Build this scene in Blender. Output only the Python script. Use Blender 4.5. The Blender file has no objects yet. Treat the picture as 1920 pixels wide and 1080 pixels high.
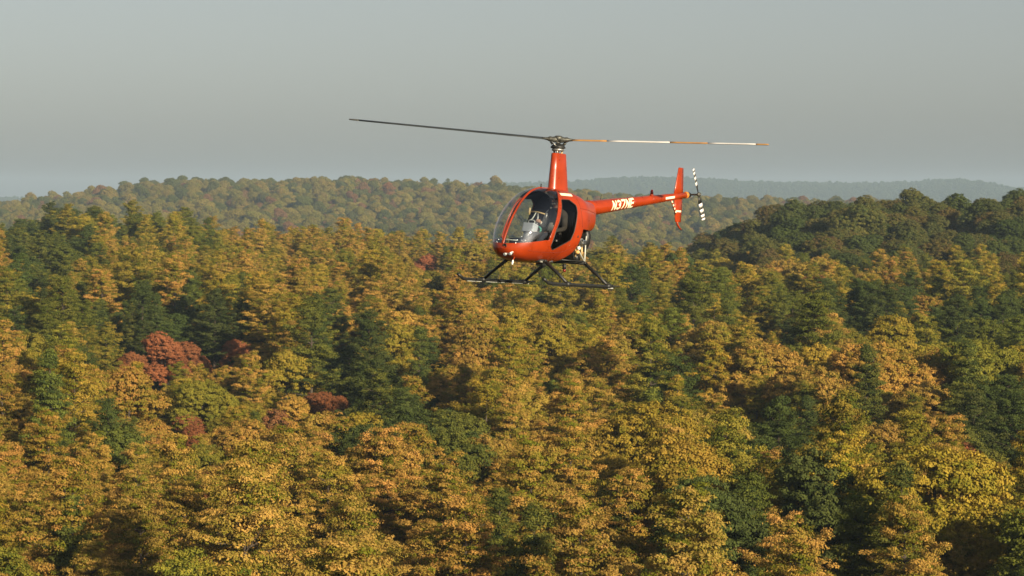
import bpy, bmesh, math, random
import numpy as np
from mathutils import Vector, Matrix
sc = bpy.context.scene
col = sc.collection
R_ = math.radians

# ------------------------------------------------------------------ camera, world, sun, exposure
CAMZ = 60.0                       # metres above the datum; treetops below are about 40
FPX = 5000.0                      # focal length in photo pixels (photo is 1920 wide)
YH = 385.0                        # eye-level line in the photo
TILT = math.atan((540 - YH) / FPX)
cd = bpy.data.cameras.new('camera')
cam = bpy.data.objects.new('camera', cd)
col.objects.link(cam)
cd.sensor_width = 36.0
cd.lens = FPX / 1920 * 36.0
cd.clip_start = 0.5
cd.clip_end = 60000
cam.location = (0, 0, CAMZ)
cam.rotation_euler = (math.pi / 2 - TILT, 0, 0)
sc.camera = cam

SUN_EL, SUN_AZ = 16.5, 146.0      # azimuth clockwise from +Y (view direction): behind the camera, to the right
wd = bpy.data.worlds.new('World')
sc.world = wd
wd.use_nodes = True
wn, wl = wd.node_tree.nodes, wd.node_tree.links
wn.clear()
sky = wn.new('ShaderNodeTexSky')
sky.sky_type = 'NISHITA'
sky.sun_disc = False
sky.sun_elevation = R_(SUN_EL)
sky.sun_rotation = R_(SUN_AZ)
sky.altitude = 100
sky.air_density = 1.0
sky.dust_density = 1.8
sky.ozone_density = 1.0
hs = wn.new('ShaderNodeHueSaturation')
hs.inputs['Saturation'].default_value = 0.42
tn = wn.new('ShaderNodeMix')
tn.data_type = 'RGBA'
tn.blend_type = 'MULTIPLY'
tn.inputs['Factor'].default_value = 1.0
tn.inputs['B'].default_value = (0.955, 0.975, 1.0, 1)
bg = wn.new('ShaderNodeBackground')
bg.inputs['Strength'].default_value = 0.054
wo = wn.new('ShaderNodeOutputWorld')
wl.new(sky.outputs['Color'], hs.inputs['Color'])
wl.new(hs.outputs['Color'], tn.inputs['A'])
wl.new(tn.outputs['Result'], bg.inputs['Color'])
wl.new(bg.outputs['Background'], wo.inputs['Surface'])

sd = bpy.data.lights.new('sun', 'SUN')
sun = bpy.data.objects.new('sun', sd)
col.objects.link(sun)
sd.energy = 5.0
sd.angle = R_(0.6)
sd.color = (1.0, 0.84, 0.60)
sv = Vector((math.sin(R_(SUN_AZ)) * math.cos(R_(SUN_EL)), math.cos(R_(SUN_AZ)) * math.cos(R_(SUN_EL)), math.sin(R_(SUN_EL))))
sun.rotation_euler = sv.to_track_quat('Z', 'Y').to_euler()
sun.location = (60, -60, 120)

sc.view_settings.view_transform = 'Standard'
sc.view_settings.look = 'None'
sc.view_settings.exposure = 0.80
sc.view_settings.gamma = 1.0
sc.view_settings.use_curve_mapping = False
sc.cycles.use_denoising = True
sc.cycles.max_bounces = 8
sc.cycles.diffuse_bounces = 3
sc.cycles.glossy_bounces = 4
sc.cycles.transmission_bounces = 4
sc.cycles.transparent_max_bounces = 16
sc.cycles.volume_bounces = 1

# ------------------------------------------------------------------ helpers
def ray(px, py):
    """direction of a photo pixel, in world space"""
    c = ((px - 960) / FPX, 1.0, -(py - 540) / FPX)
    ct, st = math.cos(TILT), math.sin(TILT)
    return np.array([c[0], c[1] * ct + c[2] * st, -c[1] * st + c[2] * ct])

def project(p):
    p = np.asarray(p, float)
    x, y, z = p[..., 0], p[..., 1], p[..., 2] - CAMZ
    ct, st = math.cos(TILT), math.sin(TILT)
    yy, zz = y * ct - z * st, y * st + z * ct
    return 960 + FPX * x / yy, 540 - FPX * zz / yy

def pchip(xs, ys):
    xs = np.array(xs, float); ys = np.array(ys, float); h = np.diff(xs); d = np.diff(ys) / h
    m = np.zeros_like(xs)
    for i in range(1, len(xs) - 1):
        if d[i-1] * d[i] > 0:
            w1 = 2*h[i] + h[i-1]; w2 = h[i] + 2*h[i-1]
            m[i] = (w1 + w2) / (w1/d[i-1] + w2/d[i])
    m[0] = d[0]; m[-1] = d[-1]
    def f(x):
        x = np.asarray(x, float)
        i = np.clip(np.searchsorted(xs, x) - 1, 0, len(xs) - 2)
        t = np.clip((x - xs[i]) / h[i], 0, 1)
        return (2*t**3-3*t**2+1)*ys[i] + (t**3-2*t**2+t)*h[i]*m[i] + (-2*t**3+3*t**2)*ys[i+1] + (t**3-t**2)*h[i]*m[i+1]
    return f

def tag(o, label=None, cat=None, group=None, kind=None):
    for k, v in (('label', label), ('category', cat), ('group', group), ('kind', kind)):
        if v: o[k] = v
    return o

def link(o, parent=None):
    col.objects.link(o)
    if parent: o.parent = parent
    return o

def empty(name, loc=(0, 0, 0)):
    o = bpy.data.objects.new(name, None)
    o.empty_display_size = 0.3
    o.location = loc
    return link(o)

def np_mesh(name, V, F, smooth=False):
    """mesh from a vertex array and an (n,k) face array"""
    V = np.asarray(V, np.float32); F = np.asarray(F, np.int32)
    me = bpy.data.meshes.new(name)
    me.vertices.add(len(V)); me.vertices.foreach_set('co', V.ravel())
    k = F.shape[1]
    me.loops.add(F.size); me.loops.foreach_set('vertex_index', F.ravel())
    me.polygons.add(len(F))
    me.polygons.foreach_set('loop_start', np.arange(0, F.size, k, dtype=np.int32))
    me.polygons.foreach_set('loop_total', np.full(len(F), k, np.int32))
    me.polygons.foreach_set('use_smooth', np.full(len(F), smooth, bool))
    me.update(calc_edges=True)
    return me

class MB:
    """collects simple solids; build() links them as one mesh"""
    def __init__(s): s.v = []; s.f = []; s.sm = []
    def add(s, V, F, smooth=True):
        b = len(s.v)
        s.v += [tuple(map(float, p)) for p in V]
        s.f += [tuple(b + i for i in f) for f in F]
        s.sm += [smooth] * len(F)
        return s
    def rings(s, rings, closed_ends=True, smooth=True):
        n = len(rings[0]); V = [p for r in rings for p in r]; F = []
        for i in range(len(rings) - 1):
            for j in range(n):
                k = (j + 1) % n
                F.append((i*n+j, i*n+k, (i+1)*n+k, (i+1)*n+j))
        if closed_ends:
            F.append(tuple(range(n-1, -1, -1))); F.append(tuple((len(rings)-1)*n + j for j in range(n)))
        return s.add(V, F, smooth)
    def tube(s, pts, rad, n=10, flat=1.0):
        pts = [Vector(p) for p in pts]
        if not hasattr(rad, '__len__'): rad = [rad] * len(pts)
        rings = []
        up = None
        for i, p in enumerate(pts):
            t = (pts[min(i+1, len(pts)-1)] - pts[max(i-1, 0)]).normalized()
            if up is None:
                up = Vector((0, 0, 1)) if abs(t.z) < .9 else Vector((1, 0, 0))
            a = t.cross(up).normalized(); b = a.cross(t).normalized(); up = b
            rings.append([p + (a * math.cos(2*math.pi*j/n) + b * math.sin(2*math.pi*j/n) * flat) * rad[i] for j in range(n)])
        return s.rings(rings)
    def box(s, c, size, rot=None, bev=0.0):
        bm = bmesh.new()
        bmesh.ops.create_cube(bm, size=1)
        for v in bm.verts: v.co = Vector((v.co.x*size[0], v.co.y*size[1], v.co.z*size[2]))
        if bev: bmesh.ops.bevel(bm, geom=list(bm.edges), offset=bev, segments=2, affect='EDGES', profile=.6)
        M = rot if rot is not None else Matrix.Identity(3)
        bm.verts.index_update()
        V = [M @ v.co + Vector(c) for v in bm.verts]; F = [[v.index for v in f.verts] for f in bm.faces]
        bm.free()
        return s.add(V, F, False)
    def lathe(s, prof, c, axis=(0, 0, 1), n=20):
        ax = Vector(axis).normalized(); q = Vector((0, 0, 1)).rotation_difference(ax)
        rings = []
        for r, z in prof:
            rings.append([Vector(c) + q @ Vector((r*math.cos(2*math.pi*j/n), r*math.sin(2*math.pi*j/n), z)) for j in range(n)])
        return s.rings(rings)
    def sphere(s, c, r, n=12, m=8, scale=(1, 1, 1)):
        rings = []
        for i in range(m + 1):
            a = -math.pi/2 + math.pi * (i + .02 * (i == 0) - .02 * (i == m)) / m
            rings.append([(c[0]+r*scale[0]*math.cos(a)*math.cos(2*math.pi*j/n), c[1]+r*scale[1]*math.cos(a)*math.sin(2*math.pi*j/n), c[2]+r*scale[2]*math.sin(a)) for j in range(n)])
        return s.rings(rings)
    def build(s, name, mat, parent=None):
        me = bpy.data.meshes.new(name)
        me.from_pydata(s.v, [], s.f)
        me.polygons.foreach_set('use_smooth', s.sm)
        me.materials.append(mat)
        me.update()
        return link(bpy.data.objects.new(name, me), parent)

def pmat(name, rgb, rough=0.5, metal=0.0, coat=0.0, noise=0.0, scale=20.0, spec=0.5):
    m = bpy.data.materials.new(name); m.use_nodes = True
    nt = m.node_tree; b = nt.nodes['Principled BSDF']
    b.inputs['Roughness'].default_value = rough
    b.inputs['Metallic'].default_value = metal
    b.inputs['Coat Weight'].default_value = coat
    b.inputs['Coat Roughness'].default_value = 0.06
    b.inputs['Specular IOR Level'].default_value = spec
    if noise:
        tc = nt.nodes.new('ShaderNodeTexCoord'); nz = nt.nodes.new('ShaderNodeTexNoise')
        nz.inputs['Scale'].default_value = scale; nz.inputs['Detail'].default_value = 6
        cr = nt.nodes.new('ShaderNodeValToRGB')
        cr.color_ramp.elements[0].position = 0.3; cr.color_ramp.elements[1].position = 0.7
        cr.color_ramp.elements[0].color = (*[c*(1-noise) for c in rgb], 1)
        cr.color_ramp.elements[1].color = (*[min(1, c*(1+noise)) for c in rgb], 1)
        nt.links.new(tc.outputs['Object'], nz.inputs['Vector'])
        nt.links.new(nz.outputs['Fac'], cr.inputs['Fac'])
        nt.links.new(cr.outputs['Color'], b.inputs['Base Color'])
        mr = nt.nodes.new('ShaderNodeMapRange')
        mr.inputs['To Min'].default_value = max(0, rough - .08); mr.inputs['To Max'].default_value = min(1, rough + .12)
        nt.links.new(nz.outputs['Fac'], mr.inputs['Value']); nt.links.new(mr.outputs['Result'], b.inputs['Roughness'])
    else:
        b.inputs['Base Color'].default_value = (*rgb, 1)
    return m

M = {}
M['red'] = pmat('red_paint', (0.275, 0.030, 0.004), 0.27, 0.0, 0.10, 0.22, 3.2, 0.4)
M['seam'] = pmat('dark_red_seam', (0.10, 0.012, 0.005), 0.7)  # dark red of the raised panel seams
M['black'] = pmat('black_metal', (0.018, 0.019, 0.018), 0.45, 0.2, 0, 0.3, 14)
M['dark'] = pmat('dark_cabin_trim', (0.010, 0.011, 0.014), 0.85, 0, 0, 0.3, 18, 0.2)
M['seat'] = pmat('dark_seat_leather', (0.012, 0.013, 0.018), 0.7, 0, 0, 0.3, 18, 0.3)
M['steel'] = pmat('grey_steel', (0.30, 0.30, 0.28), 0.4, 0.7, 0, 0.25, 20)
M['tubing'] = pmat('pale_painted_tube', (0.42, 0.43, 0.38), 0.45, 0.1, 0, 0.2, 25)
M['chrome'] = pmat('bright_metal', (0.75, 0.73, 0.68), 0.2, 1.0)
M['hubmetal'] = pmat('weathered_hub_metal', (0.10, 0.10, 0.085), 0.5, 0.6, 0, 0.5, 25)
M['blade_shade'] = pmat('charcoal_blade_shade', (0.022, 0.026, 0.026), 0.45, 0, 0, 0.2, 6)  # shade of the unlit main blade, put into its colour
M['blade_white'] = pmat('white_paint_and_sunlight', (0.72, 0.70, 0.65), 0.45, 0, 0, 0.06, 6)  # real white tail rotor bands; on the main blade, painted sunlight
M['blade_sun'] = pmat('tan_blade_sunlight', (0.48, 0.24, 0.06), 0.45, 0, 0, 0.12, 6)  # warm sunlight on the main blade, put into its colour
M['grey_panel'] = pmat('grey_console', (0.32, 0.34, 0.36), 0.5, 0, 0, 0.08, 12)
M['cream'] = pmat('cream_lettering', (0.85, 0.76, 0.52), 0.5, 0, 0, 0.06, 30)
M['white'] = pmat('white_lens', (0.85, 0.83, 0.78), 0.25)
M['orange'] = pmat('orange_ring', (0.65, 0.20, 0.03), 0.4)
M['ochre'] = pmat('ochre_plastic', (0.55, 0.32, 0.10), 0.5)
M['teal'] = pmat('teal_plastic', (0.03, 0.22, 0.16), 0.45)
M['tan'] = pmat('tan_grip', (0.46, 0.33, 0.15), 0.5)
M['beacon'] = pmat('dark_red_lens', (0.16, 0.01, 0.008), 0.2)
M['skin'] = pmat('skin', (0.42, 0.23, 0.15), 0.55)
M['shirt'] = pmat('cream_shirt', (0.60, 0.55, 0.44), 0.85, 0, 0, 0.2, 14)
M['trousers'] = pmat('dark_trousers', (0.022, 0.025, 0.035), 0.9, 0, 0, 0.2, 14)
M['vest'] = pmat('dark_vest', (0.014, 0.015, 0.02), 0.9)

def glass_material(name='canopy_glass', tint=(0.88, 0.92, 0.95, 1), ior=1.65):
    m = bpy.data.materials.new(name); m.use_nodes = True
    nt = m.node_tree; nt.nodes.clear()
    o = nt.nodes.new('ShaderNodeOutputMaterial'); mx = nt.nodes.new('ShaderNodeMixShader')
    t = nt.nodes.new('ShaderNodeBsdfTransparent'); g = nt.nodes.new('ShaderNodeBsdfGlossy')
    t.inputs['Color'].default_value = tint
    g.inputs['Roughness'].default_value = 0.03
    # thin-pane reflectance, the same from either side: F0 + (1 - F0) * (1 - |N.I|)^5
    f0 = 2 * ((ior - 1) / (ior + 1)) ** 2
    ge = nt.nodes.new('ShaderNodeNewGeometry'); dt = nt.nodes.new('ShaderNodeVectorMath'); dt.operation = 'DOT_PRODUCT'
    nt.links.new(ge.outputs['Normal'], dt.inputs[0]); nt.links.new(ge.outputs['Incoming'], dt.inputs[1])
    def mth(op, a_, b_=None):
        n = nt.nodes.new('ShaderNodeMath'); n.operation = op
        for k, v in enumerate((a_, b_)):
            if v is None: continue
            if isinstance(v, (int, float)): n.inputs[k].default_value = v
            else: nt.links.new(v, n.inputs[k])
        return n.outputs[0]
    fac = mth('ADD', mth('MULTIPLY', mth('POWER', mth('SUBTRACT', 1.0, mth('ABSOLUTE', dt.outputs['Value'])), 5.0), 1 - f0), f0)
    nt.links.new(fac, mx.inputs[0]); nt.links.new(t.outputs[0], mx.inputs[1]); nt.links.new(g.outputs[0], mx.inputs[2])
    nt.links.new(mx.outputs[0], o.inputs['Surface'])
    return m
M['glass'] = glass_material()
M['smoked'] = glass_material('smoked_glass', (0.22, 0.22, 0.225, 1), 1.3)

def foliage_material(name):
    """two leaf colours carried by each tree, mixed by the leaf's own tone"""
    m = bpy.data.materials.new(name); m.use_nodes = True
    nt = m.node_tree; nt.nodes.clear(); L = nt.links.new
    o = nt.nodes.new('ShaderNodeOutputMaterial')
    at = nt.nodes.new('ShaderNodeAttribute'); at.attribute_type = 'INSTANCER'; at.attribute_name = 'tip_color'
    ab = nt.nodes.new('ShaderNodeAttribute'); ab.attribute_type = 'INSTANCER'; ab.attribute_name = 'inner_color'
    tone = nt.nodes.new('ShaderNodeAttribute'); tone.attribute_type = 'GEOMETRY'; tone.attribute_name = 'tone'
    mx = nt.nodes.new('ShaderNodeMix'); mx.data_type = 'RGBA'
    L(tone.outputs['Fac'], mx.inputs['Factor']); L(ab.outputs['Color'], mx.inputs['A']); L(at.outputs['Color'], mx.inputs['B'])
    df = nt.nodes.new('ShaderNodeBsdfDiffuse'); tr = nt.nodes.new('ShaderNodeBsdfTranslucent'); ms = nt.nodes.new('ShaderNodeMixShader')
    ms.inputs[0].default_value = 0.22
    L(mx.outputs['Result'], df.inputs['Color']); L(mx.outputs['Result'], tr.inputs['Color'])
    L(df.outputs[0], ms.inputs[1]); L(tr.outputs[0], ms.inputs[2]); L(ms.outputs[0], o.inputs['Surface'])
    return m
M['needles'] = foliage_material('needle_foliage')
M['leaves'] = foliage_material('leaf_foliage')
M['bark'] = pmat('bark', (0.07, 0.055, 0.042), 0.95, 0, 0, 0.4, 3, 0.1)
M['dead_wood'] = pmat('pale_dead_wood', (0.34, 0.28, 0.19), 0.9, 0, 0, 0.3, 3, 0.1)

# ------------------------------------------------------------------ terrain
TREE_H = 15.0
def px2x(px, d): return (np.array(px, float) - 960) / FPX * d
def crest(pts, d, th):
    px = [p[0] for p in pts]; z = [CAMZ + (YH - p[1]) * d / FPX - th for p in pts]
    return pchip(px2x(px, d), z)
BASE = pchip([-400, 0, 120, 300, 460, 600, 850, 1400, 2300, 5000, 9000], [23, 24, 26.5, 31.5, 33.5, 32, 23.5, 19, 20, 26, 40])
C1 = crest([(-600, 415), (0, 408), (150, 400), (280, 400), (350, 408), (450, 422), (600, 434), (750, 442), (900, 450), (1100, 468), (1290, 470),
            (1330, 446), (1400, 416), (1450, 388), (1520, 362), (1700, 354), (1800, 356), (1920, 350), (2500, 354)], 600, 16.0)
C2 = crest([(-600, 385), (0, 380), (70, 375), (150, 363), (250, 346), (330, 339), (430, 337), (600, 335), (800, 339), (950, 344), (1000, 352), (1100, 355),
            (1200, 366), (1450, 370), (1920, 380), (2500, 380)], 2300, 16.5)
C3 = crest([(-600, 374), (0, 373), (100, 377), (600, 350), (1000, 346), (1090, 342), (1150, 337), (1200, 335), (1300, 337), (1400, 343), (1550, 346), (1700, 345),
            (1780, 339), (1850, 347), (1900, 356), (1950, 358), (2500, 350)], 7000, 12)
def bump(y, d, sf, sb):
    t = (y - d) / np.where(y < d, sf, sb)
    return np.exp(-t * t)
def ground_z(x, y):
    x = np.asarray(x, float); y = np.asarray(y, float)
    z = BASE(y) + 1.3 * np.sin(x * .021 + 1.3) * np.sin(y * .017) + .8 * np.sin(x * .05 + y * .043)
    xs = x * 600 / np.maximum(y, 200)
    sf = np.interp(xs, [-120, 20, 60, 110], [170, 150, 85, 75])
    b = bump(y, 600, sf, 110); z = z + (C1(x) - z) * b
    b = bump(y, 2300, 480, 350); z = z + (C2(x) - z) * b
    b = bump(y, 7000, 700, 500); z = z + (C3(x) - z) * b
    return z

ys = np.concatenate([np.arange(-250, 900, 10), np.arange(900, 2800, 28), np.arange(2800, 8700, 100)])
xsg = np.concatenate([np.arange(-2250, -400, 60), np.arange(-400, 400, 9), np.arange(400, 2251, 60)])
GX, GY = np.meshgrid(xsg, ys)
GZ = ground_z(GX, GY)
nY, nX = GX.shape
idx = np.arange(nY * nX).reshape(nY, nX)
gf = np.stack([idx[:-1, :-1], idx[:-1, 1:], idx[1:, 1:], idx[1:, :-1]], -1).reshape(-1, 4)
gme = np_mesh('ground', np.stack([GX, GY, GZ], -1).reshape(-1, 3), gf, True)
gmat = pmat('forest_floor', (0.045, 0.038, 0.018), 0.95, 0, 0, 0.45, 0.12, 0.1)
gme.materials.append(gmat)
tag(link(bpy.data.objects.new('ground', gme)), 'dark leaf littered forest floor rolling away into wooded hills', 'ground', kind='structure')

# ------------------------------------------------------------------ tree meshes
rng = np.random.default_rng(11)
def leaf_quads(centres, rads, nper, size, tones, flat, outward, rg, tonejit=.25, aspect=.5):
    """small leaf faces spread over the surface of each tuft, facing roughly outwards"""
    n = len(centres)
    d = rg.normal(size=(n, nper, 3)); d /= np.linalg.norm(d, axis=-1, keepdims=True)
    d[..., 2] = np.where(d[..., 2] < -.25, -d[..., 2] * .7, d[..., 2])
    rr = (rg.random((n, nper, 1)) ** .45)
    p = centres[:, None] + d * rr * rads[:, None, None] * np.array([1, 1, flat])
    nn = d * .7 + outward[:, None] * .45 + rg.normal(size=d.shape) * .35
    nn /= np.linalg.norm(nn, axis=-1, keepdims=True)
    a = np.cross(nn, rg.normal(size=d.shape)); a /= np.linalg.norm(a, axis=-1, keepdims=True)
    b = np.cross(nn, a)
    s = size * rg.uniform(.65, 1.35, (n, nper, 1))
    a *= s; b *= s * aspect
    q = np.stack([p - a - b*.6, p + a*.1 - b, p + a + b*.2, p - a*.2 + b], 2).reshape(-1, 3)
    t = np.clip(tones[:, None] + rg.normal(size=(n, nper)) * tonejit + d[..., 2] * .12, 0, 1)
    return q, np.repeat(t.reshape(-1), 4)

def crown_mesh(name, q, t, mat):
    f = np.arange(len(q)).reshape(-1, 4)
    me = np_mesh(name, q, f)
    at = me.attributes.new('tone', 'FLOAT', 'POINT'); at.data.foreach_set('value', t.astype(np.float32))
    me.materials.append(mat)
    return me

def pine_proto(seed, H, R, narrow=1.0, base=.25, dens=1.0):
    rg = np.random.default_rng(seed); C = []; Rd = []; T = []; O = []; mb = MB()
    lean = rg.normal(size=2) * .25
    def trunk(t): return Vector((lean[0]*t, lean[1]*t, H*t))
    mb.tube([trunk(t) for t in (0, .15, .4, .7, .97)], [.28, .23, .17, .10, .03], 8)
    z = base * H
    while z < H * .985:
        t = (z / H - base) / (1 - base)
        prof = (1 - t) ** (.64 * narrow) * (1 - .25 * max(0, .25 - t) / .25) + .05
        nb = int(rg.integers(4, 7)); a0 = rg.random() * 6.28
        for k in range(nb):
            L = R * prof * rg.uniform(.55, 1.15); az = a0 + k * 6.28 / nb + rg.normal() * .25
            el = R_(rg.normal(2 + 38 * t ** 1.5, 7)); u = np.array([math.cos(az), math.sin(az)])
            pz = z + rg.normal() * .2
            base_p = trunk(pz / H)
            mb.tube([base_p, base_p + Vector((u[0]*L*.8*math.cos(el), u[1]*L*.8*math.cos(el), L*.8*math.sin(el)))], [.06, .015], 4)
            s = .28
            tw = rg.random()
            while s <= 1.03:
                for _ in range(1 + int(rg.random() < .8) + int(rg.random() < .55)):
                    lat = rg.normal() * (.30 * L * (1.12 - s) * .8 + .22)
                    c = np.array([base_p.x, base_p.y, 0]) + np.array([u[0]*L*s*math.cos(el) - u[1]*lat, u[1]*L*s*math.cos(el) + u[0]*lat,
                                  pz + L*s*math.sin(el) + .22*L*(s*s)*.35 + rg.normal()*.13])
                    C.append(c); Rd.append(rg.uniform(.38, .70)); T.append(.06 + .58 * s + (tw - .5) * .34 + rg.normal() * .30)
                    O.append([u[0]*.5, u[1]*.5, .75])
                s += .50 / max(L, .8) / dens
        z += rg.uniform(.9, 1.55) * (1.0 - .35 * t)
    C.append(np.array([lean[0], lean[1], H])); Rd.append(.4); T.append(.8); O.append([0, 0, 1])
    q, t = leaf_quads(np.array(C), np.array(Rd), 80, .080, np.array(T), .62, np.array(O, float), rg, .10, .5)
    return crown_mesh('pine_crown', q, t, M['needles']), mb

def broad_proto(seed, H, R, tall=1.15):
    rg = np.random.default_rng(seed); mb = MB(); C = []; Rd = []; T = []; O = []
    zc = H - R * tall * 1.0
    lobes = [(np.array([0, 0, zc + R*tall*.35]), R * .62)]
    nl = int(rg.integers(11, 15))
    for k in range(nl):
        a = k * 2.399 + rg.normal() * .3; e = rg.uniform(-.75, .95)
        ce = math.sqrt(max(0, 1 - e*e*.9))
        lobes.append((np.array([math.cos(a)*ce*R*.62, math.sin(a)*ce*R*.62, zc + e*R*tall*.68]), R * rg.uniform(.30, .50)))
    for c, r in lobes:
        n = int(22 * r * r) + 10
        tw = rg.random()
        for _ in range(n):
            d = rg.normal(size=3); d[2] = abs(d[2]) * (1 if rg.random() < .8 else -.6); d /= np.linalg.norm(d)
            p = c + d * r * rg.uniform(.72, 1.06) * np.array([1, 1, .9])
            C.append(p); Rd.append(rg.uniform(.34, .58)); O.append(d)
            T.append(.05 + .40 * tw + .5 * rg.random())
    mb.tube([(0, 0, 0), (.05, 0, H*.25), (0, .1, zc - R*.2), (.1, 0, zc + R*.7)], [.30, .24, .18, .05], 8)
    for c, r in lobes[1:8]:
        mb.tube([(0, .05, zc - R*tall*.6), tuple(c)], [.10, .03], 5)
    q, t = leaf_quads(np.array(C), np.array(Rd), 64, .085, np.array(T), .85, np.array(O), rg, .10, .72)
    return crown_mesh('leafy_crown', q, t, M['leaves']), mb

PROTOS = []                       # (species, crown mesh, trunk mesh)
def reg(sp, pr):
    cm, mb = pr
    tm = bpy.data.meshes.new(sp + '_trunk'); tm.from_pydata(mb.v, [], mb.f); tm.materials.append(M['bark']); tm.update()
    PROTOS.append((sp, cm, tm))
for k, (H, R) in enumerate([(17.5, 5.3), (17.8, 5.9), (17, 5.0), (18.2, 5.4), (16.5, 5.8), (17.0, 4.8), (15.8, 5.6)]): reg('pine_tree', pine_proto(20 + k, H, R))
for k, (H, R) in enumerate([(17, 3.7), (18, 4.0)]): reg('spruce_tree', pine_proto(40 + k, H, R, 1.25, .16, 1.15))
for k, (H, R, tl) in enumerate([(15, 4.4, 1.1), (16, 4.7, 1.25), (14.5, 4.1, 1.2), (15.5, 5.0, 1.0), (15, 5.4, .85)]): reg('broadleaf_tree', broad_proto(60 + k, H, R, tl))
PINE, SPRUCE, BROAD = [0, 1, 2, 3, 4, 5, 6], [7, 8], [9, 10, 11, 12, 13]
RADS = np.array([5.3, 5.9, 5.0, 5.4, 5.8, 4.8, 5.6, 3.7, 4.0, 4.4, 4.7, 4.1, 5.0, 5.4]); HTS = np.array([17.5, 18.2, 17, 18.6, 16.5, 17.2, 15.8, 17, 18, 15, 16, 14.5, 15.5, 15])

# ------------------------------------------------------------------ where the trees stand
def scatter(y0, y1, sp, extra, rg, jit=.42, wide=1.4):
    out = []
    y = y0
    while y < y1:
        hw = .192 * y * wide
        xs = np.arange(-hw - extra[0], hw + extra[1], sp)
        xs = xs + rg.random() * sp
        x = xs + rg.normal(size=len(xs)) * sp * jit * .7
        yy = y + rg.normal(size=len(xs)) * sp * jit * .7
        out.append(np.stack([x, yy], -1)); y += sp * .9
    return np.concatenate(out)
A = scatter(95, 760, 5.5, (26, 34), rng)
B = scatter(1050, 2480, 9.0, (20, 20), rng)
C = scatter(6300, 7150, 15.0, (40, 40), rng, wide=1.2)
XY = np.concatenate([A, B, C]); zone = np.concatenate([np.zeros(len(A), int), np.ones(len(B), int), np.full(len(C), 2)])
N = len(XY)
Z = ground_z(XY[:, 0], XY[:, 1])
def vnoise(x, y, s, ph):
    return (np.sin(x/s + ph) + np.sin(y/s*.7 + 1.7*ph + .6*np.sin(x/s*1.3)) + np.sin((x*.8+y*.5)/s*1.9 + 2.3*ph)) / 3
u1, u2, u3 = rng.random(N), rng.random(N), rng.random(N)
scl = np.clip(rng.normal(.78, .13, N), .48, 1.08) * np.where(zone == 2, 1.3, 1.0) * np.where(zone == 1, rng.uniform(.8, 1.35, N), 1)
dist = XY[:, 1]
crown_top = np.stack([XY[:, 0], XY[:, 1], Z + 15.5 * scl], -1)
PX, PY = project(crown_top)
kid = np.zeros(N, int)
n1 = vnoise(XY[:, 0], XY[:, 1], 26, .4) + .5 * vnoise(XY[:, 0], XY[:, 1], 9, 2.1)
isb = (n1 + rng.normal(size=N) * .45) > np.where(zone == 0, .38, np.where(zone == 1, -.55, -3))
kid = np.where(isb, 9 + (u2 * 5).astype(int), np.where(u3 < .10, 7 + (u2 * 2).astype(int), (u2 * 7).astype(int)))
# colours: tips and inner leaves, chosen per tree
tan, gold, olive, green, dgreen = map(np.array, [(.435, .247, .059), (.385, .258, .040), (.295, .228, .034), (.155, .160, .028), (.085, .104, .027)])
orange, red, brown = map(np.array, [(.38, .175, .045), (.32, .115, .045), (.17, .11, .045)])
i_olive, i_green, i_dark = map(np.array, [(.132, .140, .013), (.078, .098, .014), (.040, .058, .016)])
n2 = vnoise(XY[:, 0], XY[:, 1], 33, 1.9) + rng.normal(size=N) * .38
scl *= np.where((zone == 1) & ~isb, .78, 1.0)
tip = np.zeros((N, 3)); inner = np.zeros((N, 3)); cls = np.empty(N, object)
def setc(mask, t, i, name):
    tip[mask] = t; inner[mask] = i; cls[mask] = name
q = n2
setc(q > -9, tan, i_olive, 'tan')
setc((q > -.12) & (q <= .22), gold, i_olive, 'gold')
setc((q > -.45) & (q <= -.12), olive, i_green, 'olive')
setc((q > -.75) & (q <= -.45), green, i_green, 'green')
setc(q <= -.75, dgreen, i_dark, 'dark green')
setc(isb & (u1 < np.where(zone == 0, .035, .10)), orange, brown, 'orange')
setc(isb & (u1 > .975), red, brown, 'red')
setc((kid >= 7) & (kid <= 8) & (u1 < .6), green, i_dark, 'green')
near = zone == 0
def ell(cx, cy, rx, ry): return near & (((PX - cx) / rx) ** 2 + ((PY - cy) / ry) ** 2 < 1)
# right-hand hill: darker green, olive and brown tree colours
hill = near & (XY[:, 1] > 470) & (PX > 1280 + (500 - PY) * .2) & (PY < 480)
setc(hill & (u1 < .42), dgreen * 1.05, i_dark, 'dark green')
setc(hill & (u1 >= .42) & (u1 < .74), np.array((.15, .13, .036)), i_dark * 1.2, 'dark olive')
setc(hill & (u1 >= .74), brown * .8, i_green, 'brown')
scl *= np.where(hill & (u3 <= .15), .8, 1.0)
kid = np.where(hill & (u3 > .15), 9 + (u2 * 5).astype(int), kid)
# greener patches
for e in [(330, 590, 130, 55), (700, 670, 110, 60), (150, 660, 110, 22), (190, 800, 80, 40), (800, 780, 110, 40), (90, 470, 90, 45), (1230, 690, 80, 40),
          (620, 640, 50, 70), (1420, 780, 90, 50), (1350, 920, 110, 70), (1850, 760, 80, 70)]:
    m = ell(*e)
    setc(m & (u1 < .55), green, i_dark, 'green'); setc(m & (u1 >= .55), dgreen, i_dark, 'dark green')
# gaps where the canopy opens onto shade
drop = np.zeros(N, bool)
for e in [(1850, 850, 50, 75), (500, 1010, 80, 60), (650, 610, 28, 45), (235, 535, 26, 22), (1580, 745, 50, 30), (1340, 560 + 480 - 80, 30, 40)]:
    drop |= ell(*e)
# shaded holes scattered through the canopy
drop |= near & (dist < 430) & (vnoise(XY[:, 0], XY[:, 1], 5.5, 3.3) > .66)
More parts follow.
